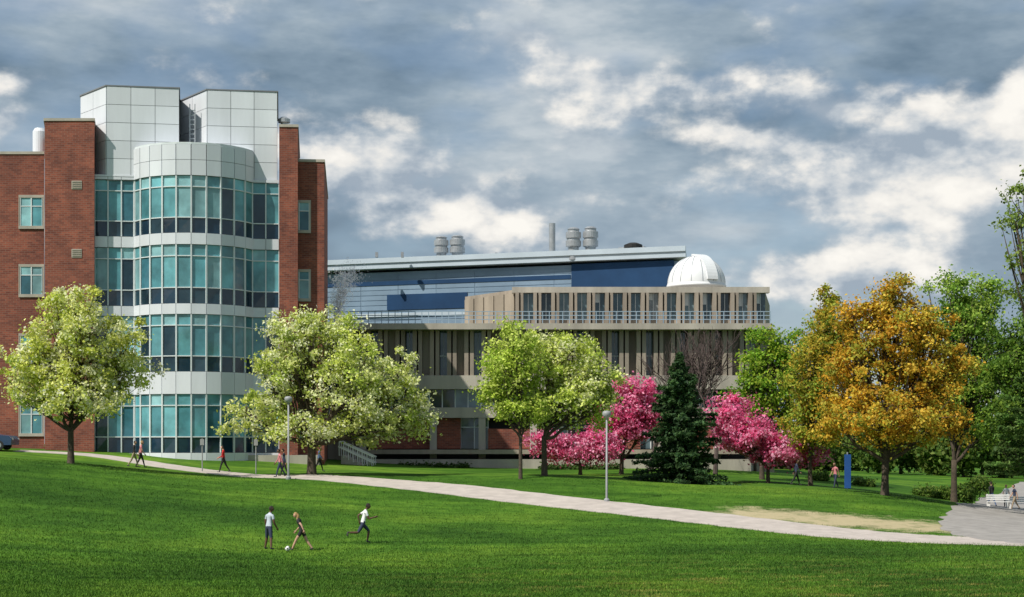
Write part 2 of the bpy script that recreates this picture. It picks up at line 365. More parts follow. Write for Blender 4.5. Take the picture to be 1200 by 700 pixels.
for px in (440,470,580,610,720,775): r.strip('roof_curbs','steel',P(px,155),P(px+3,155),zT,zT+random.uniform(.3,.7),.3,.3)
r.done()
# ------------------------------------------------------------------ concrete science building
c_=B('concrete_science_building')
dU=134; zU0=Z(379,128); zU1=Z(339,dU)
pu,qu=P(604,dU),P(897,dU)
c_.prism('upper_walls','conc',[P(545,141),(pu[0],pu[1]+.5),(qu[0],qu[1]+.5),P(902,150),P(560,150)],zU0-1,zU1)
for i in range(5):
    a=lerp(P(545,141),(pu[0],pu[1]+.4),i/5+.01); e=lerp(P(545,141),(pu[0],pu[1]+.4),(i+1)/5-.01); k=random.uniform(.85,1.05); c_.strip('concrete_panels','conc',a,e,zU0,zU1-.3,.1,0,(k,k,k*.97))
c_.strip('roof_edge','concl',(pu[0]-.3,pu[1]),(qu[0]+.3,qu[1]),zU1-.35,zU1+.15,.45,.4)
WT=[(.04,.07,.085),(.07,.12,.15),(.03,.045,.055),(.3,.33,.34),(.14,.21,.24),(.10,.16,.19)]
nb=14
for i in range(nb):
    a=lerp(pu,qu,i/nb); e=lerp(pu,qu,(i+1)/nb); k=random.uniform(.85,1.08)
    w=e[0]-a[0]
    c_.strip('fins','conc',a,(a[0]+w*.20,a[1]),zU0,zU1-.36,.75,.4,(k,k,k))
    c_.strip('fins','conc',(a[0]+w*.28,a[1]),(a[0]+w*.44,a[1]),zU0,zU1-.36,.62,.4,(k*.93,)*3)
    c_.strip('spandrels','conc',(a[0]+w*.45,a[1]),(a[0]+w,a[1]),zU0,zU0+.75,.05,.4,(k,k,k))
    c_.quad('windows','glass',[(a[0]+w*.45,a[1]+.1,zU0+.75),(e[0],a[1]+.1,zU0+.75),(e[0],a[1]+.1,zU1-.36),(a[0]+w*.45,a[1]+.1,zU1-.36)],random.choice(WT))
    if random.random()<.6:
        zs_=zU1-.36-random.uniform(.4,1.2); c_.quad('window_blinds','mull',[(a[0]+w*.46,a[1]+.08,zs_),(a[0]+w*.69,a[1]+.08,zs_),(a[0]+w*.69,a[1]+.08,zU1-.37),(a[0]+w*.46,a[1]+.08,zU1-.37)])
    c_.strip('window_frames','mull',(a[0]+w*.70,a[1]),(a[0]+w*.73,a[1]),zU0+.75,zU1-.4,.02)
dS=126.5; zs1=Z(379,dS); zs0=Z(386,dS)
c_.prism('terrace_slab','concl',[P(405,dS),P(905,dS),P(905,140),P(400,150)],zs0,zs1)
for i in range(64):
    p=lerp(P(408,dS+.4),P(903,dS+.4),i/63); c_.strip('railing','rail',(p[0]-.03,p[1]),(p[0]+.03,p[1]),zs1,zs1+1.0,.03,.03)
for h in (.35,.68,1.0): c_.strip('railing','rail',P(408,dS+.4),P(903,dS+.4),zs1+h-.03,zs1+h+.03,.032,.032)
dM=129; zm0=Z(441,dM); pm,qm=P(425,dM),P(884,dM)
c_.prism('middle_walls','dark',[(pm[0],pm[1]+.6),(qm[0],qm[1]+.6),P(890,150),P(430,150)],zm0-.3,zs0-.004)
nb=23
for i in range(nb):
    a=lerp(pm,qm,i/nb); e=lerp(pm,qm,(i+1)/nb); w=e[0]-a[0]; k=random.uniform(.86,1.14)
    c_.strip('fins','conc',a,(a[0]+w*.24,a[1]),zm0,zs0-.004,1.5,.5,(k,k,k))
    c_.strip('fins','conc',(a[0]+w*.33,a[1]),(a[0]+w*.55,a[1]),zm0,zs0-.004,1.5,.5,(k*.96,)*3)
    if i%2: c_.strip('concrete_panels','conc',(a[0]+w*.56,a[1]),(e[0],e[1]),zm0,zs0-.004,.8,.5,(k*.85,)*3)
    else:
        c_.quad('windows','glass',[(a[0]+w*.55,a[1]-.3,zm0),(e[0],a[1]-.3,zm0),(e[0],a[1]-.3,zs0),(a[0]+w*.55,a[1]-.3,zs0)],random.choice(WT))
        c_.strip('window_frames','mull',(a[0]+w*.55,a[1]),(e[0],a[1]),zm0+1.6,zm0+1.72,.38,.15)
        c_.strip('window_frames','mull',(a[0]+w*.76,a[1]),(a[0]+w*.79,a[1]),zm0,zs0-.01,.37,.15)
c_.prism('mid_beam','concl',[P(420,dM-1.6),P(886,dM-1.6),P(890,140),P(425,140)],Z(457,dM),zm0-.004)
zc=Z(457,dM); zd=Z(478,dM)
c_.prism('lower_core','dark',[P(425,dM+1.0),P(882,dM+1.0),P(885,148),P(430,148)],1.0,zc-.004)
for i in range(30):
    a=lerp(P(428,dM-.6),P(880,dM-.6),i/30); w=(P(880,dM)[0]-P(428,dM)[0])/30*.95
    c_.quad('windows','glass',[(a[0],a[1],zd),(a[0]+w,a[1],zd),(a[0]+w,a[1],zc),(a[0],a[1],zc)],random.choice(WT))
    c_.strip('window_frames','mull',(a[0]+w,a[1]),(a[0]+w+.09,a[1]),zd,zc-.01,.03)
c_.prism('lower_beam','concl',[P(420,dM-1.1),P(884,dM-1.1),P(888,140),P(425,140)],Z(490,dM),zd-.004)
ze=Z(490,dM)-.004; zg=Z(526,dM)
for (a_,b_) in ((432,540),(572,640),(690,750),(800,860)):
    c_.strip('brick_infill','brick',P(a_,dM-.4),P(b_,dM-.4),zg,ze-(.0 if a_!=572 else .9),.2,.3)
for (a_,b_) in ((540,572),(640,690),(750,800)):
    n=max(2,int((b_-a_)/11)); glazing(c_,P(a_,dM-.2),P(b_,dM-.2),zg,ze,n,[.3,.7],[[(.06,.10,.12)],[(.04,.06,.07),(.10,.15,.17)]],frame=.08,n='windows')
for px in (425,508,565,625,700,770,840,878):
    c_.strip('columns','concl',P(px-4,dM-.6),P(px+4,dM-.6),1.0,ze,.45,.3)
c_.prism('podium','concl',[P(420,dM-2.5),P(880,dM-2.5),P(884,dM+3),P(424,dM+3)],.8,Z(538,dM))
c_.strip('podium_band','conc',P(420,dM-2.5),P(880,dM-2.5),Z(532,dM),Z(527,dM),.15,2)
c_.strip('end_wall','conc',P(884.3,dM+.5),P(905,dM+1),1,zs0-.004,.4,12)
c_.prism('link_walls','conc',[P(384,131),P(424,131),P(428,150),P(388,150)],1,Z(395,131))
for j,(y0,y1) in enumerate(((402,425),(440,465),(480,515))):
    glazing(c_,P(386,130.9),P(423,130.9),Z(y1,131),Z(y0,131),5,[.4,.6],[[TEAL[2],TEAL[3]],[TEAL[3],TEAL[0]]],n='windows')
c_.done()
# observatory dome
o=B('observatory_dome'); dD=140; R_=34*dD/F; cx=X(816,dD); zb=Z(338,dD)
prof=[(R_*.97,zb-2.5),(R_*.97,zb),(R_*1.02,zb+.02),(R_*1.02,zb+.25),(R_,zb+.27)]+[(R_*math.cos(a),zb+.3+R_*math.sin(a)) for a in np.linspace(.03,1.52,16)]
lathe(o,'dome_shell','dome',cx,dD,prof,48)
def ribs(az,wid,th,part,mat,e0=.05,e1=1.5):
    pr=[]
    for e in np.linspace(e0,e1,14):
        for s in (-1,1):
            for rr in (R_*.99,R_+th):
                x=rr*math.cos(e); zz=rr*math.sin(e); pr.append((cx+x*math.cos(az)-s*wid*math.sin(az),dD+x*math.sin(az)+s*wid*math.cos(az),zb+.3+zz))
    V,Fc,Cc,_=o.part(part,mat); k=len(V); V+=pr
    for i in range(13):
        b0=k+i*4; b1=b0+4
        for q in ((0,1),(1,3),(3,2),(2,0)): Fc.append((b0+q[0],b0+q[1],b1+q[1],b1+q[0])); Cc.append((1,1,1))
for k in range(16): ribs(2*math.pi*k/16+.1,.025,.03,'ribs','steel')
ribs(-math.pi/2+.45,.55,.14,'shutter','dome',.1,1.56)
o.done(smooth=('dome_shell',))
# ------------------------------------------------------------------ trees
class Tubes:
    def __init__(s): s.v=[];s.f=[]
    def add(s,pts,rad,n=5):
        k=len(s.v); pts=[Vector(p) for p in pts]
        for i,p in enumerate(pts):
            t_=(pts[min(i+1,len(pts)-1)]-pts[max(i-1,0)]).normalized()
            if i:
                a=(pa-t_*pa.dot(t_)).normalized(); b_=t_.cross(a)
            else:
                a=t_.orthogonal().normalized(); b_=t_.cross(a)
            pa=a
            for j in range(n):
                an=2*math.pi*j/n; q=p+(a*math.cos(an)+b_*math.sin(an))*rad[i]; s.v.append(tuple(q))
        for i in range(len(pts)-1):
            for j in range(n):
                j2=(j+1)%n; s.f.append((k+i*n+j,k+i*n+j2,k+(i+1)*n+j2,k+(i+1)*n+j))
        s.f.append(tuple(k+(len(pts)-1)*n+j for j in range(n)))
def quadmesh(name,cen,nrm,size,cols,mat,parent=None,elong=1.5):
    n=len(cen); rnd=rng.normal(size=(n,3)); u=np.cross(nrm,rnd); u/=np.linalg.norm(u,axis=1)[:,None]+1e-9
    w=np.cross(nrm,u); w/=np.linalg.norm(w,axis=1)[:,None]+1e-9
    s=size[:,None]; bend=nrm*s*.18
    V=np.empty((n,4,3)); V[:,0]=cen-u*s*elong*.5; V[:,1]=cen+w*s*.5+bend; V[:,2]=cen+u*s*elong*.5; V[:,3]=cen-w*s*.5+bend
    me=bpy.data.meshes.new(name); me.vertices.add(n*4); me.vertices.foreach_set('co',V.ravel())
    me.loops.add(n*4); me.loops.foreach_set('vertex_index',np.arange(n*4,dtype=np.int32))
    me.polygons.add(n); me.polygons.foreach_set('loop_start',np.arange(0,n*4,4,dtype=np.int32))
    try: me.polygons.foreach_set('loop_total',np.full(n,4,dtype=np.int32))
    except Exception: pass
    a=me.color_attributes.new('col','FLOAT_COLOR','POINT'); cc=np.c_[cols,np.ones(n)]; a.data.foreach_set('color',np.repeat(cc,4,axis=0).ravel())
    me.update(calc_edges=True); me.materials.append(mat); return link(bpy.data.objects.new(name,me),parent)
def curve3(a,b_,bow,n=6,wob=.0):
    a=Vector(a);b_=Vector(b_); out=[]
    for i in range(n+1):
        t_=i/n; p=a.lerp(b_,t_); p+=Vector(bow)*math.sin(math.pi*t_)
        if 0<i<n: p+=Vector((random.gauss(0,wob),random.gauss(0,wob),random.gauss(0,wob)))
        out.append(p)
    return out
def tree(name,px,d,lobes,cols,nclump=150,nleaf=110,leaf=.15,csig=.38,trunk=.22,fork=None,bark='bark',shell=.55,colvar=.2):
    bx=X(px,d); by=d; bz=g1(bx,by)-.1
    root=empty(name,(bx,by,bz)); T=Tubes()
    LB=[]
    for (lx,ly,ld,rx,rz) in lobes:
        q=d+ld; LB.append((np.array([X(lx,q),q,Z(ly,q)]),np.array([rx*q/F,rx*q/F*.9,rz*q/F])))
    zlow=min(c[2]-r_[2] for c,r_ in LB)
    fz=fork if fork is not None else (zlow-bz)+.5
    base=Vector((0,0,0)); fk=Vector((random.uniform(-.1,.1),0,fz))
    T.add([base+Vector((0,0,-.2)),base+Vector((0,0,.15)),base.lerp(fk,.35),base.lerp(fk,.7),fk],[trunk*1.6,trunk*1.15,trunk*.95,trunk*.88,trunk*.85],9)
    cen=[];nrm=[];siz=[];col=[]
    wts=np.array([r_[0]*r_[1]*r_[2] for c,r_ in LB])**.75; wts/=wts.sum()
    O=np.array([bx,by,bz]); CC=np.array(cols)
    for li,(c,r_) in enumerate(LB):
        cl=Vector(c-O); end=cl+Vector((0,0,r_[2]*.45))
        limb=curve3(fk*.92,end,((cl.x)*.12,(cl.y)*.12,-.2),8,.08)
        tr=trunk*(.75 if len(LB)<3 else .55)
        T.add(limb,[tr*(1-.85*i/8)+.012 for i in range(9)],6)
        nc=max(6,int(nclump*wts[li]))
        for k in range(nc):
            v=rng.normal(size=3); v/=np.linalg.norm(v)
            rad=rng.uniform(shell,1.0)**.8*(1+.30*mnoise.noise(Vector(v*2.6)+Vector((li*3.1,px*.1,0))))*rng.uniform(.95,1.12)
            if rng.random()<.22: rad*=rng.uniform(.3,.8)
            pc=c+v*r_*rad
            if pc[2]<bz+1.2: continue
            pl=Vector(pc-O); s=limb[random.randint(2,8)]
            if rng.random()<.85:
                tw=curve3(s,pl,(0,0,-.15*(pl-s).length*.5),4,.05); r0=.020+.013*(pl-s).length; T.add(tw,[r0,r0*.8,r0*.6,r0*.4,.006],4)
            sg=csig*rng.uniform(.5,1.5); nl=int(nleaf*rng.uniform(.4,1.6))
            pts=rng.normal(size=(nl,3))*sg*np.array([1,1,.75])+pc
            out=(pts-c)/r_; out/=np.linalg.norm(out,axis=1)[:,None]+1e-6
            nv=rng.normal(size=(nl,3))+out*.8+np.array([0,0,.35]); nv/=np.linalg.norm(nv,axis=1)[:,None]
            tone=rng.uniform(1-colvar,1+colvar); base_i=rng.integers(len(CC))
            ci=np.where(rng.random(nl)<.55,base_i,rng.integers(len(CC),size=nl))
            cc=CC[ci]*tone*rng.uniform(.75,1.25,size=(nl,1))
            cen.append(pts);nrm.append(nv);siz.append(leaf*rng.uniform(.6,1.4,size=nl));col.append(cc)
    meshobj('trunk_and_limbs',T.v,T.f,M[bark],root,smooth=True)
    cen=np.concatenate(cen)-O; quadmesh('leaves',cen,np.concatenate(nrm),np.concatenate(siz),np.clip(np.concatenate(col),0,.95),M['leaf'],root)
PEAR=[(.66,.70,.13),(.74,.78,.26),(.82,.84,.48),(.52,.60,.09),(.68,.72,.18),(.86,.86,.58)]
tree('pear_tree',83,92,[(88,400,0,56,58),(45,430,-1,46,44),(130,435,1,46,42),(88,362,0,40,36),(88,460,-1,66,30),(22,455,1,24,26),(155,405,1,22,34)],PEAR,340,86,.132,.27,.20,fork=2.2,shell=.45)
PEAR2=[(.60,.66,.13),(.70,.75,.24),(.80,.83,.46),(.46,.56,.09),(.42,.53,.09),(.84,.86,.58),(.72,.76,.3)]
tree('pear_tree',365,98.5,[(365,412,0,56,48),(320,455,0,46,44),(412,440,-1.5,50,48),(462,455,1,40,50),(288,488,0,28,26),(355,500,-.5,60,22),(440,495,0,55,24),(490,485,1,24,28),(395,384,1,30,22),(345,385,0,30,22)],PEAR2,430,86,.132,.28,.30,fork=2.2,shell=.45)
tree('pear_tree',638,97,[(662,425,0,46,40),(692,452,0,38,36),(655,468,0,56,30),(645,402,1,28,20),(702,478,0,26,22)],[(.56,.66,.11),(.68,.74,.22),(.44,.56,.08),(.80,.83,.46)],230,80,.135,.27,.19,fork=2.6,shell=.45)
tree('pear_tree',610,95,[(600,430,0,34,40),(583,465,0,24,26),(615,480,0,30,20),(600,402,0,22,22)],[(.50,.62,.09),(.62,.70,.18),(.38,.52,.07)],150,80,.13,.26,.12,fork=2.8,shell=.45)
CH=[(.80,.15,.34),(.87,.26,.46),(.68,.09,.24),(.90,.42,.58)]
tree('cherry_tree',728,112,[(735,480,0,36,36),(763,490,0,22,34),(708,512,0,30,24),(745,462,0,24,18)],CH,170,90,.15,.28,.17,fork=1.4)
tree('cherry_tree',680,108,[(672,525,0,34,15),(638,520,0,20,13),(702,525,0,24,15)],CH,100,90,.14,.26,.14,fork=.9)
tree('cherry_tree',900,104,[(880,510,0,36,24),(915,528,0,34,17),(850,495,0,20,24),(943,535,0,22,12),(862,478,1,20,14)],CH,190,85,.14,.27,.14,fork=1.2)
tree('maple_tree',893,112,[(905,440,0,40,45),(885,470,0,30,35),(925,410,0,28,28),(890,410,0,22,24),(930,470,0,30,40)],[(.20,.38,.03),(.30,.46,.04),(.13,.28,.02),(.38,.46,.05)],220,80,.14,.30,.18,fork=3)
OR=[(.62,.34,.03),(.68,.43,.04),(.50,.27,.02),(.48,.42,.05),(.72,.52,.07),(.38,.40,.05)]
tree('orange_maple_tree',1037,93,[(1045,400,0,56,52),(1085,445,0,50,50),(1005,440,0,42,50),(1045,348,0,28,36),(1045,490,-1,82,34),(1108,490,0,32,30),(1000,382,0,24,32),(1088,388,0,28,26),(972,490,0,22,32),(1125,430,0,18,30)],OR,520,88,.13,.28,.24,fork=2.3,shell=.45)
tree('orange_maple_tree',950,103,[(958,440,0,34,56),(950,495,0,38,36),(975,400,0,26,42),(968,360,0,14,30)],[(.50,.42,.05),(.36,.40,.05),(.54,.38,.04),(.25,.36,.04)],250,80,.135,.29,.16,fork=2,shell=.45)
GR=[(.20,.36,.04),(.30,.46,.06),(.13,.26,.03),(.38,.50,.08)]
tree('maple_tree',1118,106,[(1130,380,0,42,42),(1112,345,0,24,28),(1150,420,0,38,46),(1120,460,0,46,46),(1165,480,0,36,40),(1150,350,2,26,26)],GR,330,80,.14,.31,.22,fork=3,shell=.45)
tree('maple_tree',1235,98,[(1190,430,0,40,50),(1205,480,-1,46,36),(1230,400,0,50,70),(1178,505,0,30,18)],[(.10,.20,.02),(.16,.28,.04),(.22,.34,.04),(.07,.15,.02)],300,80,.14,.31,.25,fork=2.5,shell=.45)
tree('oak_tree',1252,68,[(1212,300,0,30,16),(1222,250,0,36,20),(1200,225,0,26,10),(1255,290,0,60,70),(1200,340,0,26,9),(1240,215,0,40,26),(1190,262,0,18,6)],[(.20,.30,.05),(.30,.40,.08),(.13,.20,.03)],260,42,.11,.22,.3,fork=5,shell=.3)
def woods(name,spec,cols,nclump,leaf=.4,sg=.55):
    cen=[];nrm=[];siz=[];col=[]; CC=np.array(cols); root=empty(name); T=Tubes()
    for (px,py,d,rx,rz) in spec:
        c=np.array([X(px,d),d,Z(py,d)]); r_=np.array([rx*d/F,rx*d/F,rz*d/F]); gb=g1(c[0],c[1])
        T.add([(c[0],c[1],gb-.5),(c[0],c[1],c[2])],[.25 if leaf>.2 else .04,.1 if leaf>.2 else .02],6)
        tone0=rng.uniform(.75,1.2)
        for k in range(nclump):
            v=rng.normal(size=3); v/=np.linalg.norm(v); pc=c+v*r_*rng.uniform(.5,1.08); nl=45
            pts=pc+rng.normal(size=(nl,3))*sg; nv=rng.normal(size=(nl,3))+v*.8+[0,0,.3]; nv/=np.linalg.norm(nv,axis=1)[:,None]
            cc=CC[rng.integers(len(CC),size=nl)]*tone0*rng.uniform(.75,1.2)*rng.uniform(.8,1.2,size=(nl,1))
            cen.append(pts);nrm.append(nv);siz.append(leaf*rng.uniform(.6,1.3,size=nl));col.append(cc)
    meshobj('trunks',T.v,T.f,M['bark'],root); quadmesh('leaves',np.concatenate(cen),np.concatenate(nrm),np.concatenate(siz),np.clip(np.concatenate(col),0,1),M['leaf'],root)
woods('distant_trees',[(870+i*24+random.uniform(-8,8),random.uniform(516,530),random.uniform(170,210),24,random.uniform(20,34)) for i in range(18)]+[(-90,480,150,60,40)],[(.08,.16,.03),(.12,.20,.03),(.18,.25,.05)],70)
woods('shrubs',[(1085,579,112,13,5),(1105,581,111,12,6),(1128,580,110,13,7),(1148,570,122,12,8),(1010,568,116,12,5),(960,562,118,14,6)],[(.07,.15,.02),(.12,.22,.03),(.20,.28,.05)],40,.14,.2)
woods('hedge',[(470+i*9,552,124.5,7,4.5) for i in range(9)]+[(640+i*9,553,124,7,5) for i in range(10)],[(.05,.10,.02),(.08,.14,.03)],22,.15,.2)
def conifer(name,px,d,top,wpx,cols,dens=1.0,droop=.16,irr=.3,zs=.35):
    bx=X(px,d); bz=g1(bx,d)-.05; H=Z(top,d)-bz; R0_=wpx*d/F/2; root=empty(name,(bx,d,bz)); T=Tubes()
    T.add([(0,0,-.2),(0,0,H*.3),(0,0,H*.7),(0,0,H)],[.17,.13,.07,.015],8)
    cen=[];nrm=[];siz=[];col=[];CC=np.array(cols)
    z=zs
    while z<H*.99:
        fr=z/H; Rz=R0_*(1-fr)**.72*1.0; nb_=max(4,int((11*(1-fr)+4)*dens)); ph=rng.uniform(0,6.28)
        for k in range(nb_):
            a=ph+2*math.pi*k/nb_+rng.normal()*.15
            L_=Rz*rng.uniform(.55,1.15)*(1+irr*mnoise.noise(Vector((math.cos(a)*1.5,math.sin(a)*1.5,z*.9+px))))+.08
            up=.35*fr+.02; e=Vector((math.cos(a)*L_,math.sin(a)*L_,z-droop*L_+up*L_))
            T.add([(0,0,z),tuple(Vector((0,0,z)).lerp(e,.5)+Vector((0,0,-.05))),tuple(e)],[.035,.022,.006],4)
            n=int(75*L_+14); t_=rng.uniform(.12,1.0,n)**.8
            base=np.outer(t_,np.array([e.x,e.y,e.z-z]))+[0,0,z]
            side=np.array([-math.sin(a),math.cos(a),0]); wd=.30*(1.15-t_)*L_*.8+.05
            pts=base+side*(rng.uniform(-1,1,n)*wd)[:,None]+rng.normal(size=(n,3))*[.04,.04,.07]
            nv=rng.normal(size=(n,3))*.6+[math.cos(a)*.3,math.sin(a)*.3,.8]; nv/=np.linalg.norm(nv,axis=1)[:,None]
            tone=rng.uniform(.55,1.45); cc=CC[rng.integers(len(CC),size=n)]*tone*(rng.uniform(.7,1.3,size=(n,1)))
            cen.append(pts);nrm.append(nv);siz.append(rng.uniform(.08,.17,n));col.append(cc)
        z+=.34*(1-.3*fr)/min(1,dens+.2)
    meshobj('trunk',T.v,T.f,M['bark'],root); quadmesh('needles',np.concatenate(cen),np.concatenate(nrm),np.concatenate(siz),np.concatenate(col),M['leaf'],root,elong=2.2)
conifer('spruce_tree',797,100,414,98,[(.035,.085,.032),(.055,.12,.04),(.08,.15,.05)],irr=.9)
conifer('cedar_tree',1222,90,330,120,[(.07,.15,.03),(.10,.20,.04),(.15,.24,.06)],.6,.05,.8,2.6)
def bare(name,px,d,H,spread):
    bx=X(px,d); bz=g1(bx,d)-.05; root=empty(name,(bx,d,bz)); T=Tubes()
    def rec(p,dr,L_,r0,lev):
        n=4; pts=[p]; q=p.copy(); dv=dr.copy()
        for i in range(n):
            dv=(dv+Vector((random.gauss(0,.12),random.gauss(0,.12),random.gauss(.05,.08)))).normalized(); q=q+dv*L_/n; pts.append(q.copy())
        T.add(pts,[r0*(1-.3*i/n) for i in range(n+1)],4 if lev else 7)
        if lev>=6: return
        for k in range(3 if lev<5 else 2):
            i=random.choice([2,3,4]) if k else 4
            nd=(dv+Vector((random.uniform(-1,1)*spread,random.uniform(-1,1)*spread,random.uniform(-.1,.5)))).normalized()
            rec(pts[i],nd,L_*random.uniform(.66,.84),r0*.66,lev+1)
    rec(Vector((0,0,0)),Vector((0,0,1)),H*.29,.20,0)
    meshobj('branches',T.v,T.f,M['barkg'],root)
bare('bare_tree',762,119,12,.75); bare('bare_tree',838,117,12,.8)
# steam plume
m=bpy.data.materials.new('steam'); m.use_nodes=True; nt=m.node_tree; nt.nodes.clear()
oo=N(nt,'ShaderNodeOutputMaterial'); df=N(nt,'ShaderNodeBsdfDiffuse'); df.inputs[0].default_value=(.95,.95,.96,1); trl=N(nt,'ShaderNodeBsdfTranslucent'); trl.inputs[0].default_value=(.95,.95,.96,1); tp=N(nt,'ShaderNodeBsdfTransparent')
mA=N(nt,'ShaderNodeMixShader'); mA.inputs[0].default_value=.5; nt.links.new(df.outputs[0],mA.inputs[1]); nt.links.new(trl.outputs[0],mA.inputs[2])
mB=N(nt,'ShaderNodeMixShader'); mB.inputs[0].default_value=.34; nt.links.new(tp.outputs[0],mB.inputs[1]); nt.links.new(mA.outputs[0],mB.inputs[2]); nt.links.new(mB.outputs[0],oo.inputs[0])
cen=[];sz=[]
for k in range(30):
    t_=k/29; ctr=np.array([X(394+16*t_**1.6+4*math.sin(k*1.3)*t_,134),134+rng.normal()*.3,Z(378-62*t_,134)]); sg=.16+.50*t_
    nn_=int(40+75*math.sin(math.pi*min(1,t_*.8+.1))); cen.append(ctr+rng.normal(size=(nn_,3))*sg*[1,.5,.6]); sz.append(rng.uniform(.08,.28,nn_))
cen=np.concatenate(cen); sz=np.concatenate(sz); nv=rng.normal(size=cen.shape); nv/=np.linalg.norm(nv,axis=1)[:,None]
quadmesh('steam_plume',cen,nv,sz,np.ones(cen.shape),m,elong=1.1)
# ------------------------------------------------------------------ lawn blades
NG=400000
y=1/np.sqrt(rng.uniform(1/96**2,1/42**2,NG)); x=y*rng.uniform(-.36,.36,NG)
keep=np.ones(NG,bool)
for line,w in PATHS:
    A_=np.array(line)
    for i in range(0,len(A_)-1,2):
        j=min(i+2,len(A_)-1); keep&=segd(x,y,A_[i],A_[j])>(w/2-.06+rng.uniform(0,.15,NG) if w<5 else 4.4)
bdd=segd(x,y,P(890,81),P(1130,77)); keep&=(bdd>3.9*rng.uniform(.4,1.3,NG))
x=x[keep];y=y[keep];n=len(x); z=gz(x,y)
h=rng.uniform(.035,.085,n); w=rng.uniform(.012,.022,n); an=rng.uniform(0,np.pi,n); lx=rng.normal(0,.025,n); ly=rng.normal(0,.025,n)
V=np.empty((n,3,3)); V[:,0]=np.c_[x-np.cos(an)*w,y-np.sin(an)*w,z-.01]; V[:,1]=np.c_[x+np.cos(an)*w,y+np.sin(an)*w,z-.01]; V[:,2]=np.c_[x+lx,y+ly,z+h]
me=bpy.data.meshes.new('lawn_grass'); me.vertices.add(n*3); me.vertices.foreach_set('co',V.ravel()); me.loops.add(n*3); me.loops.foreach_set('vertex_index',np.arange(n*3,dtype=np.int32))
me.polygons.add(n); me.polygons.foreach_set('loop_start',np.arange(0,n*3,3,dtype=np.int32))
try: me.polygons.foreach_set('loop_total',np.full(n,3,dtype=np.int32))
except Exception: pass
a=me.color_attributes.new('col','FLOAT_COLOR','POINT'); k=rng.uniform(.7,1.5,(n,1)); cc=np.c_[k*rng.uniform(.9,1.2,(n,1)),k,k*.9,np.ones(n)]; a.data.foreach_set('color',np.repeat(cc,3,axis=0).ravel())
me.update(calc_edges=True)
m,nt,b=newmat('grass_blades'); c=grasscol(nt); at=N(nt,'ShaderNodeAttribute',attribute_name='col'); c=mixc(nt,c,at.outputs['Color'],1.0,'MULTIPLY')
nt.links.new(c,b.inputs['Base Color']); b.inputs['Roughness'].default_value=.7; b.inputs['Specular IOR Level'].default_value=.2
me.materials.append(m); link(bpy.data.objects.new('lawn_grass',me))
# ------------------------------------------------------------------ people
def smat(name,col,r=.8):
    if name not in M: M[name]=simple(name,col,r,.1,8)
    return M[name]
smat('skin_light',(.50,.30,.21),.6);smat('skin_dark',(.12,.065,.04),.6);smat('skin_mid',(.36,.21,.14),.6)
smat('hair_dark',(.02,.015,.012));smat('hair_blond',(.35,.22,.09));smat('eye',(.02,.02,.02),.3);smat('lip',(.35,.12,.10))
smat('cloth_white',(.72,.73,.75));smat('cloth_grey',(.46,.52,.60));smat('cloth_black',(.02,.02,.022));smat('cloth_navy',(.03,.04,.08));smat('cloth_red',(.50,.02,.02));smat('cloth_pink',(.55,.2,.22));smat('cloth_khaki',(.32,.25,.17));smat('shoe',(.05,.05,.05));smat('cloth_denim',(.06,.10,.2))
def rotx(v,a):
    return Vector((v[0],v[1]*math.cos(a)+v[2]*math.sin(a),-v[1]*math.sin(a)+v[2]*math.cos(a)))
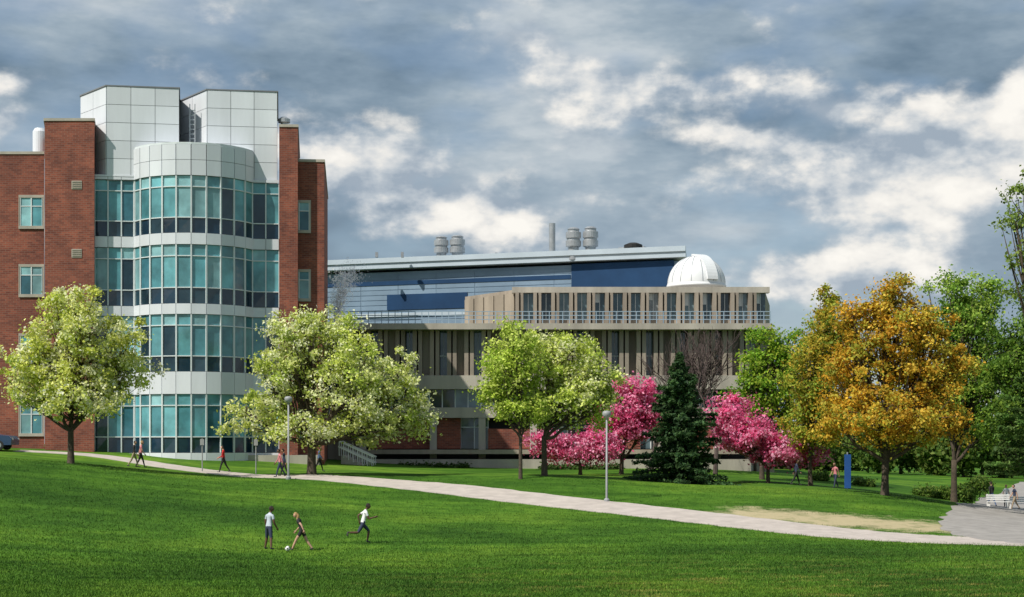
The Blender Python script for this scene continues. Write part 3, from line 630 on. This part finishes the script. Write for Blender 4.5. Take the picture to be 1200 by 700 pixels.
def person(name,loc,yaw,h=1.75,lean=0,legs=((0,0,0),(0,0,0)),arms=((0,.2,.1),(0,.2,.1)),skin='skin_light',hair='hair_dark',shirt='cloth_white',pants='cloth_black',longp=False,longs=False,longhair=False,female=False,headyaw=0):
    S=h/1.75; V=[];E=[];R=[];lab=[]
    def add(p,r,par,l):
        V.append(Vector(p)); R.append(r)
        if par is not None: E.append((par,len(V)-1)); lab.append(l)
        return len(V)-1
    sh=.165 if female else .19
    pv=Vector((0,0,.95)); up=lambda x,y,z: pv+rotx((x,y,z),lean)
    a=add(pv,(.135,.10),None,None); w=add(up(0,0,.14),(.115 if female else .13,.09),a,'shirt'); ch=add(up(0,.01,.32),(.13 if female else .15,.10),w,'shirt'); uc=add(up(0,0,.43),(.11,.075),ch,'shirt')
    nk=add(up(0,.01,.53),(.05,.052),uc,'skin'); hb=add(up(0,.03,.62),(.05,.055),nk,'skin')
    wr=[]
    for s,(sw,eb,ab) in zip((-1,1),arms):
        s0=add(up(s*sh*.95,0,.425),(.062,.06),uc,'shirt')
        d1=rotx((s*math.sin(ab),0,-math.cos(ab)),lean-sw); sp=V[s0]; m1=add(sp+d1*.15,(.055,.055),s0,'shirt'); e=add(sp+d1*.29,(.043,.043),m1,'shirt' if longs else 'skin')
        d2=rotx((s*math.sin(ab*.3),0,-math.cos(ab*.3)),lean-sw-eb); m2=add(V[e]+d2*.12,(.038,.040),e,'shirt' if longs else 'skin'); q=add(V[e]+d2*.25,(.027,.031),m2,'shirt' if longs else 'skin'); wr.append((V[q].copy(),d2.copy(),s))
    for s,(hp,kn,ab) in zip((-1,1),legs):
        h0=add(pv+Vector((s*.085,0,-.06)),(.09,.095),a,'pants')
        d1=rotx((s*math.sin(ab),0,-math.cos(ab)),-hp); m1=add(V[h0]+d1*.22,(.085,.088),h0,'pants'); k=add(V[h0]+d1*.43,(.060,.064),m1,'pants' if (longp or not female) else 'skin')
        d2=rotx((s*math.sin(ab),0,-math.cos(ab)),-hp+kn); m2=add(V[k]+d2*.16,(.056,.06),k,'pants' if longp else 'skin'); an_=add(V[k]+d2*.40,(.038,.042),m2,'pants' if longp else 'skin')
        f0=rotx((0,1,0),-hp+kn); f0=Vector((s*.15,f0.y,max(f0.z,-.8) if abs(kn)>.6 else 0)).normalized()
        hl=add(V[an_]+d2*.045-f0*.03,(.036,.034),an_,'shoe'); toe=add(V[an_]+d2*.055+f0*.16,(.042,.026),hl,'shoe')
    zmin=min(v.z-.03 for v in V)
    me=bpy.data.meshes.new('tmp'); me.from_pydata([tuple(v) for v in V],E,[]); ob=bpy.data.objects.new('tmp',me); scene.collection.objects.link(ob)
    md=ob.modifiers.new('s','SKIN'); md.use_smooth_shade=True
    for i,sv in enumerate(me.skin_vertices[0].data): sv.radius=R[i]; sv.use_root=(i==0)
    ob.modifiers.new('ss','SUBSURF').levels=1
    dg=bpy.context.evaluated_depsgraph_get(); nm=bpy.data.meshes.new_from_object(ob.evaluated_get(dg)); bpy.data.objects.remove(ob)
    names=['shirt','pants','skin','shoe']; mats={'shirt':shirt,'pants':pants,'skin':skin,'shoe':'shoe'}
    nm.materials.clear()
    for q in names: nm.materials.append(M[mats[q]])
    for p in nm.polygons:
        c=p.center; best=9;bl='shirt'
        for (i,j),l in zip(E,lab):
            ab_=V[j]-V[i]; t_=max(0,min(1,(c-V[i]).dot(ab_)/max(ab_.dot(ab_),1e-6))); dist=(c-(V[i]+ab_*t_)).length-(R[i][0]*(1-t_)+R[j][0]*t_)
            if dist<best: best=dist;bl=l
        if bl=='shirt' and (c-pv).z<.02 and (c-pv).length<.2: bl='pants'
        p.material_index=names.index(bl)
    gzv=g1(loc[0],loc[1])
    root=empty(name,(loc[0],loc[1],gzv-zmin*S+.01)); root.rotation_euler=(0,0,yaw); root.scale=(S,S,S)
    link(bpy.data.objects.new('body',nm),root)
    bm=bmesh.new(); bmesh.ops.create_uvsphere(bm,u_segments=24,v_segments=16,radius=1)
    hc=V[hb]+rotx((0,.035,.075),lean)
    for v in bm.verts:
        x_,y_,z_=v.co; j=1-.22*max(0,-z_)*(1 if y_>-.2 else .6)
        fx=.076*j*x_; fy=.098*y_*(1-.1*max(0,-z_)); fz_=.118*z_
        if y_>.8 and abs(x_)<.22 and -.3<z_<.12: fy+=.02
        if y_>.6 and .1<z_<.3: fy-=.006
        v.co=(fx,fy,fz_)
    def tomesh(bm,nm_,mat):
        me=bpy.data.meshes.new(nm_); bm.to_mesh(me); bm.free(); me.materials.append(M[mat]); me.polygons.foreach_set('use_smooth',[True]*len(me.polygons))
        o_=link(bpy.data.objects.new(nm_,me),root); o_.location=hc; o_.rotation_euler=(-lean*.4,0,headyaw); return o_
    tomesh(bm,'head',skin)
    bm=bmesh.new(); bmesh.ops.create_uvsphere(bm,u_segments=20,v_segments=14,radius=1)
    dl=[]
    for v in bm.verts:
        x_,y_,z_=v.co
        if (y_>.25 and z_<.55) or (z_<-.35): dl.append(v)
        v.co=(.084*x_,.106*y_-.004,.126*z_+.004)
    bmesh.ops.delete(bm,geom=dl,context='VERTS')
    tomesh(bm,'hair',hair)
    if longhair:
        T=Tubes(); T.add([(0,-.07,.06),(0,-.115,-.03),(0,-.11,-.12),(0,-.08,-.22),(0,-.09,-.28)],[.05,.07,.065,.045,.01],8); o_=meshobj('ponytail',T.v,T.f,M[hair],root,smooth=True); o_.location=hc
    for nm_,mt,lst in (('eyes','eye',[(-.03,.088,.012,.011),(.03,.088,.012,.011)]),('mouth','lip',[(0,.085,-.055,.017)]),('ears',skin,[(-.078,0,0,.022),(.078,0,0,.022)])):
        bm=bmesh.new()
        for (x_,y_,z_,r_) in lst: bmesh.ops.create_uvsphere(bm,u_segments=8,v_segments=6,radius=r_,matrix=Matrix.Translation((x_,y_,z_)) @ Matrix.Diagonal((1 if nm_!='ears' else .4,1,.5 if nm_=='mouth' else 1.2,1)))
        tomesh(bm,nm_,mt)
    T=Tubes()
    for (q,dv,s) in wr:
        dv=dv.normalized(); fw=Vector((0,1,0)); fw=(fw-dv*fw.dot(dv)).normalized(); inn=dv.cross(fw)*s
        T.add([q-dv*.01,q+dv*.03,q+dv*.085],[.024,.034,.032],8)
        for k,ln in enumerate((.065,.075,.07,.055)):
            b0=q+dv*.08+fw*(.027-.018*k); T.add([b0,b0+dv*ln*.5+inn*-.004,b0+dv*ln*.9-inn*.02],[.0095,.009,.007],6)
        b0=q+dv*.03+fw*.028; T.add([b0,b0+fw*.025+dv*.025,b0+fw*.03+dv*.055],[.012,.011,.008],6)
    meshobj('hands',T.v,T.f,M[skin],root,smooth=True)
    return root
W_=((.35,.1,.03),(-.35,.25,.03)); AW=((-.35,.2,.1),(.35,.3,.1))
RT=-math.pi/2; LF=math.pi/2
person('soccer_player',P(315,64),RT+.9,1.80,.12,((.12,.15,.2),(-.1,.1,.22)),((.1,.3,.22),(.2,.5,.18)),'skin_dark','hair_dark','cloth_grey','cloth_navy',headyaw=-.5)
person('soccer_player',P(354,64),LF-.2,1.70,.34,((.55,.15,.1),(-.38,.25,.1)),((-.5,.4,.35),(.5,.6,.3)),'skin_light','hair_blond','cloth_black','cloth_black',female=True,longhair=True)
person('soccer_player',P(425,67),RT+.35,1.84,.25,((.75,.9,.05),(-.55,1.05,.05)),((-.8,1.3,.15),(.6,1.5,.15)),'skin_dark','hair_dark','cloth_white','cloth_navy')
person('pedestrian',P(157,101),RT,1.74,.03,W_,AW,'skin_light','hair_dark','cloth_black','cloth_khaki',longp=True,longs=True)
person('pedestrian',P(165,101.6),RT+.2,1.76,.03,((-.3,.2,.02),(.35,.1,.02)),AW,'skin_light','hair_blond','cloth_pink','cloth_black',longp=True)
person('pedestrian',P(262,101),LF,1.78,.04,W_,((.2,.9,.1),(.3,.9,.1)),'skin_light','hair_dark','cloth_red','cloth_black',longp=True,longs=True)
person('pedestrian',P(328,96.5),LF+.3,1.76,.03,W_,AW,'skin_dark','hair_dark','cloth_pink','cloth_navy',longp=True,longs=True)
person('pedestrian',P(333,97.4),LF,1.74,.03,((-.3,.2,.02),(.35,.1,.02)),AW,'skin_mid','hair_dark','cloth_navy','cloth_black',longp=True,longs=True)
person('pedestrian',P(374,105),RT,1.7,.03,W_,AW,'skin_mid','hair_dark','cloth_denim','cloth_black',longp=True,longs=True)
person('pedestrian',P(1162,106),.3,1.75,.03,W_,AW,'skin_mid','hair_dark','cloth_black','cloth_denim',longp=True,longs=True)
person('pedestrian',P(1179,112),2.8,1.7,.03,W_,AW,'skin_light','hair_blond','cloth_white','cloth_navy',longp=True)
person('pedestrian',P(1189,106),LF,1.75,.03,W_,AW,'skin_light','hair_dark','cloth_navy','cloth_khaki',longp=True)
person('pedestrian',P(979,102),2.2,1.7,.05,W_,AW,'skin_mid','hair_dark','cloth_pink','cloth_navy',longp=True)
person('pedestrian',P(933,102),RT,1.7,.05,W_,AW,'skin_mid','hair_dark','cloth_navy','cloth_black',longp=True,longs=True)
# ball
bl=B('soccer_ball'); bx,by=P(337,63.4); bz=g1(bx,by)+.13
lathe(bl,'ball','white',bx,by,[(.11*math.sin(a),bz-.11*math.cos(a)) for a in np.linspace(.05,3.1,12)],16)
for a,e in ((-1.5,.1),(-.6,.6),(-2.4,.7),(-1.2,-.8),(-.3,-.3),(-2.7,-.2),(1.5,.2)):
    p=Vector((math.cos(a)*math.cos(e),math.sin(a)*math.cos(e),math.sin(e))); o1=p.orthogonal().normalized(); o2=p.cross(o1); c0=Vector((bx,by,bz))+p*.109
    bl.quad('patches','black',[tuple(c0+(o1*math.cos(k*1.2566)+o2*math.sin(k*1.2566))*.034) for k in range(5)])
bl.done(smooth=('ball',))
# ------------------------------------------------------------------ street furniture
def lamp(px,d,H):
    x,y_=P(px,d); z=g1(x,y_); b_=B('street_lamp')
    lathe(b_,'base','lampc',x,y_,[(.16,z-.1),(.16,z+.12),(.09,z+.2)],12)
    lathe(b_,'pole','lampc',x,y_,[(.065,z+.2),(.05,z+H-.45)],10)
    lathe(b_,'head','lampc',x,y_,[(.05,z+H-.45),(.10,z+H-.38),(.22,z+H-.32),(.25,z+H-.14),(.20,z+H-.04),(.05,z+H)],16)
    b_.done(smooth=('pole','head'))
lamp(338,94.3,5.1); lamp(711,86,5.1)
def signpost(px,d,H):
    x,y_=P(px,d); z=g1(x,y_); b_=B('sign_post'); lathe(b_,'pole','lampc',x,y_,[(.04,z-.1),(.04,z+H)],8)
    b_.strip('sign_plate','lampc',(x-.13,y_-.05),(x+.13,y_-.05),z+H-.45,z+H-.05,.02); b_.done()
signpost(237,101,2.2); signpost(300,101,2.3)
x,y_=P(993,98); z=g1(x,y_); b_=B('blue_banner_sign'); lathe(b_,'pole','steel',x,y_,[(.05,z-.1),(.05,z+2.4)],8)
b_.strip('banner','banner',(x-.20,y_-.07),(x+.20,y_-.07),z+.1,z+2.25,.06,.02); b_.done()
s_=B('entrance_stairs'); x0,y0=P(384,118); x1,y1=P(436,118)
for i in range(7):
    zt_=Z(551,118)+i*.17; s_.prism('steps','concl',[(x1-i*.34-.338,y0),(x1-i*.34,y0),(x1-i*.34,y0+3),(x1-i*.34-.338,y0+3)],.5,zt_+.1)
for yy in (y0-.05,y0+1.4,y0+3):
    for i in range(8):
        xx=x1-i*.36; zt_=Z(551,118)+i*.17; s_.strip('handrail','white',(xx-.025,yy),(xx+.025,yy),zt_-.1,zt_+1.0,.025,.025)
    T=s_.part('handrail','white')
    for h_ in (.55,1.0):
        k=len(T[0]); T[0].extend([(x1+.1,yy-.03,Z(551,118)+h_-.04),(x1-2.6,yy-.03,Z(551,118)+h_+1.2),(x1-2.6,yy-.03,Z(551,118)+h_+1.28),(x1+.1,yy-.03,Z(551,118)+h_+.04)]); T[1].append((k,k+1,k+2,k+3)); T[2].append((1,1,1))
s_.done()
def car(px,d,yaw):
    x,y_=P(px,d); z=g1(x,y_); root=empty('parked_car',(x,y_,z)); root.rotation_euler=(0,0,yaw)
    prof=[(-2.25,.35),(-2.3,.75),(-2.1,.98),(-1.35,1.05),(-.95,1.12),(-.35,1.52),(.9,1.56),(1.75,1.15),(2.2,1.05),(2.28,.6),(2.2,.33)]
    v=[];f=[];n=len(prof)
    for s,k in ((-.88,1),(-.80,1),(.80,1),(.88,1)):
        for (a,b_) in prof:
            inset=1.0 if abs(s)<.85 else 0; yy=s*(1-.12*max(0,b_-1.05)/.5); v.append((a*(1 if inset else .985),yy,b_ if inset else .33+(b_-.33)*.985))
    for j in range(3):
        for i in range(n): i2=(i+1)%n; f.append((j*n+i,j*n+i2,(j+1)*n+i2,(j+1)*n+i))
    f.append(tuple(range(n))); f.append(tuple(3*n+i for i in reversed(range(n))))
    meshobj('body',v,f,M['carp'],root)
    b2=[];f2=[]
    for s in (-1,1):
        for q in ([(-.85,1.12),(-.32,1.45),(.25,1.48),(.25,1.12)],[(.33,1.12),(.33,1.48),(.85,1.48),(1.5,1.14)]):
            k=len(b2); b2+=[(a,s*(.885*(1-.12*max(0,b_-1.05)/.5)+.004),b_) for a,b_ in q]; f2.append((k,k+1,k+2,k+3))
    k=len(b2); b2+=[(-.97,-.7,1.13),(-.97,.7,1.13),(-.40,.66,1.50),(-.40,-.66,1.50)]; f2.append((k,k+1,k+2,k+3))
    meshobj('windows',b2,f2,M['carg'],root)
    T=Tubes()
    for a in (-1.4,1.4):
        for s in (-1,1): T.add([(a,s*.70,.33),(a,s*.9,.33),(a,s*.905,.33)],[.33,.33,.2],20)
    meshobj('wheels',T.v,T.f,M['black'],root)
    T=Tubes()
    for a in (-1.4,1.4):
        for s in (-1,1): T.add([(a,s*.90,.33),(a,s*.915,.33)],[.19,.17],14)
    meshobj('hubcaps',T.v,T.f,M['steel'],root)
    meshobj('lights',[(-2.31,-.8,.7),(-2.31,-.5,.7),(-2.26,-.5,.85),(-2.26,-.8,.85),(-2.31,.8,.7),(-2.31,.5,.7),(-2.26,.5,.85),(-2.26,.8,.85)],[(0,1,2,3),(4,5,6,7)],M['white'],root)
car(-20,107,math.pi)
def bench(px,d):
    x,y_=P(px,d); z=g1(x,y_); b_=B('white_bench')
    for k in range(3): b_.strip('seat','white',(x-.8,y_+k*.14),(x+.8,y_+k*.14),z+.42,z+.46,.055,.055)
    for k in range(3): b_.strip('backrest','white',(x-.8,y_+.5),(x+.8,y_+.5),z+.55+k*.14,z+.65+k*.14,.02,.02)
    for s in (-.7,.7): b_.strip('legs','white',(x+s-.03,y_+.1),(x+s+.03,y_+.1),z-.02,z+.42,.1,.3); b_.strip('legs','white',(x+s-.03,y_+.53),(x+s+.03,y_+.53),z-.02,z+.95,.008,.05)
    b_.done()
bench(1172,104); bench(1194,110)
# ------------------------------------------------------------------ world / sun / camera
SE=math.radians(50); sd=Vector((-.62,-.50,0)).normalized()*math.cos(SE)+Vector((0,0,math.sin(SE)))
sun=bpy.data.lights.new('sun','SUN'); sun.energy=5.0; sun.angle=math.radians(.6); sun.color=(1,.94,.84)
so=bpy.data.objects.new('sun',sun); so.rotation_euler=(-sd).to_track_quat('-Z','Y').to_euler(); link(so)
w=bpy.data.worlds.new('World'); scene.world=w; w.use_nodes=True; nt=w.node_tree; nt.nodes.clear()
try:
    w.cycles.sampling_method='MANUAL'; w.cycles.sample_map_resolution=512
except Exception: pass
out=N(nt,'ShaderNodeOutputWorld'); sky=N(nt,'ShaderNodeTexSky',sky_type='NISHITA'); sky.sun_disc=False; sky.sun_elevation=SE; sky.sun_rotation=math.atan2(sd.x,sd.y)
bg=N(nt,'ShaderNodeBackground'); bg.inputs[1].default_value=.11; nt.links.new(sky.outputs[0],bg.inputs[0])
tc=N(nt,'ShaderNodeTexCoord'); sp=N(nt,'ShaderNodeSeparateXYZ'); nt.links.new(tc.outputs['Generated'],sp.inputs[0])
def mth(op,a,b_=None,c=None,clamp=False):
    n=N(nt,'ShaderNodeMath',operation=op); n.use_clamp=clamp
    for i,v in enumerate((a,b_,c)):
        if v is None: continue
        if isinstance(v,(int,float)): n.inputs[i].default_value=v
        else: nt.links.new(v,n.inputs[i])
    return n.outputs[0]
az=mth('ARCTAN2',sp.outputs[0],sp.outputs[1]); el=mth('ARCSINE',sp.outputs[2])
cbn=N(nt,'ShaderNodeCombineXYZ'); nt.links.new(az,cbn.inputs[0]); nt.links.new(el,cbn.inputs[1]); UV=cbn.outputs[0]
def vm(op,a,b_):
    n=N(nt,'ShaderNodeVectorMath',operation=op)
    for i,v in enumerate((a,b_)):
        if isinstance(v,tuple): n.inputs[i].default_value=v
        else: nt.links.new(v,n.inputs[i])
    return n.outputs[1] if op=='DOT_PRODUCT' else n.outputs[0]
wn=N(nt,'ShaderNodeTexNoise'); wn.inputs['Scale'].default_value=9; wn.inputs['Detail'].default_value=4; nt.links.new(UV,wn.inputs['Vector'])
wv=vm('MULTIPLY',vm('SUBTRACT',wn.outputs['Color'],(.5,.5,.5)),(.14,.085,0)); UW=vm('ADD',UV,wv)
def lobe(px,py,sx,sy,amp,src):
    d_=vm('SUBTRACT',UW,((px-600)/F,(HY-py)/F*.97,0)); s_=vm('MULTIPLY',d_,(F/sx,F/sy,0)); q=vm('DOT_PRODUCT',s_,s_)
    e=mth('POWER',2.718,mth('MULTIPLY',q,-1.0)); return mth('MULTIPLY_ADD',e,amp,src)
def cn(vec,scale,detail,rough,st=(1,1.6,1),off=(0,0,0)):
    n=N(nt,'ShaderNodeTexNoise'); n.inputs['Scale'].default_value=scale; n.inputs['Detail'].default_value=detail; n.inputs['Roughness'].default_value=rough
    v=vm('MULTIPLY',vm('ADD',vec,off),st); nt.links.new(v,n.inputs['Vector']); return n.outputs[0]
bias=mth('ADD',0.0,-.085)
for L_ in [(745,100,85,36,.28),(640,62,75,34,.21),(540,240,160,52,.27),(420,185,75,45,.19),(1080,215,140,62,.29),(1165,150,85,42,.28),(880,155,160,16,.17),(1010,105,90,20,.14),(30,95,90,20,.17),(10,165,60,24,.26),(890,332,150,32,.25),(300,35,300,34,-.10),(960,40,200,40,-.07)]:
    bias=lobe(*L_,bias)
nA=cn(UV,8.5,7,.56); nC=cn(UV,8.5,5,.56,off=(-.011,.016,0))
dens=mth('ADD',nA,bias); puff=N(nt,'ShaderNodeMapRange',interpolation_type='SMOOTHSTEP'); puff.inputs[1].default_value=.44; puff.inputs[2].default_value=.61; nt.links.new(dens,puff.inputs[0])
shade=mth('MULTIPLY_ADD',mth('SUBTRACT',nA,nC),4.0,.47)
lit=mth('ADD',mth('MULTIPLY',shade,.85),mth('MULTIPLY',mth('SUBTRACT',dens,.55),.9),clamp=True)
pc=ramp(nt,lit,[(.12,(.35,.42,.50)),(.32,(.50,.555,.61)),(.50,(.69,.71,.72)),(.68,(.87,.85,.81)),(.92,(.98,.95,.89))])
nG=cn(UV,4.6,6,.58,st=(1,2.8,1),off=(3.3,1.7,0)); nG2=cn(UV,15,4,.6,st=(1,2.4,1),off=(7.1,.3,0))
gv=mth('ADD',mth('MULTIPLY',nG,.75),mth('MULTIPLY',nG2,.25))
gc=ramp(nt,gv,[(.38,(.15,.225,.305)),(.47,(.235,.32,.405)),(.55,(.345,.43,.505)),(.64,(.54,.60,.645))])
gap=ramp(nt,cn(UV,7,3,.6,st=(1,2.2,1),off=(1.3,5.7,0)),[(.42,(1,1,1)),(.54,(0,0,0))])
gapf=mth('MULTIPLY',gap,.42)
hz=N(nt,'ShaderNodeMapRange'); hz.inputs[1].default_value=.19; hz.inputs[2].default_value=.02; hz.inputs[4].default_value=.5; nt.links.new(el,hz.inputs[0])
gc=mixc(nt,gc,(.46,.55,.63),hz.outputs[0])
cc=mixc(nt,gc,pc,puff.outputs[0])
bc=N(nt,'ShaderNodeBackground'); nt.links.new(cc,bc.inputs[0]); bc.inputs[1].default_value=1.0
cov=mth('SUBTRACT',1.0,mth('MULTIPLY',gapf,mth('SUBTRACT',1.0,puff.outputs[0])))
mx=N(nt,'ShaderNodeMixShader'); nt.links.new(cov,mx.inputs[0]); nt.links.new(bg.outputs[0],mx.inputs[1]); nt.links.new(bc.outputs[0],mx.inputs[2]); nt.links.new(mx.outputs[0],out.inputs[0])
cam=bpy.data.cameras.new('camera'); cam.sensor_width=36; cam.lens=54; cam.shift_y=170/1200; cam.clip_start=.5; cam.clip_end=9000
co=bpy.data.objects.new('camera',cam); co.location=(0,0,CZ); co.rotation_euler=(math.pi/2,0,0); link(co); scene.camera=co
scene.view_settings.view_transform='Standard'; scene.view_settings.look='None'; scene.view_settings.exposure=0
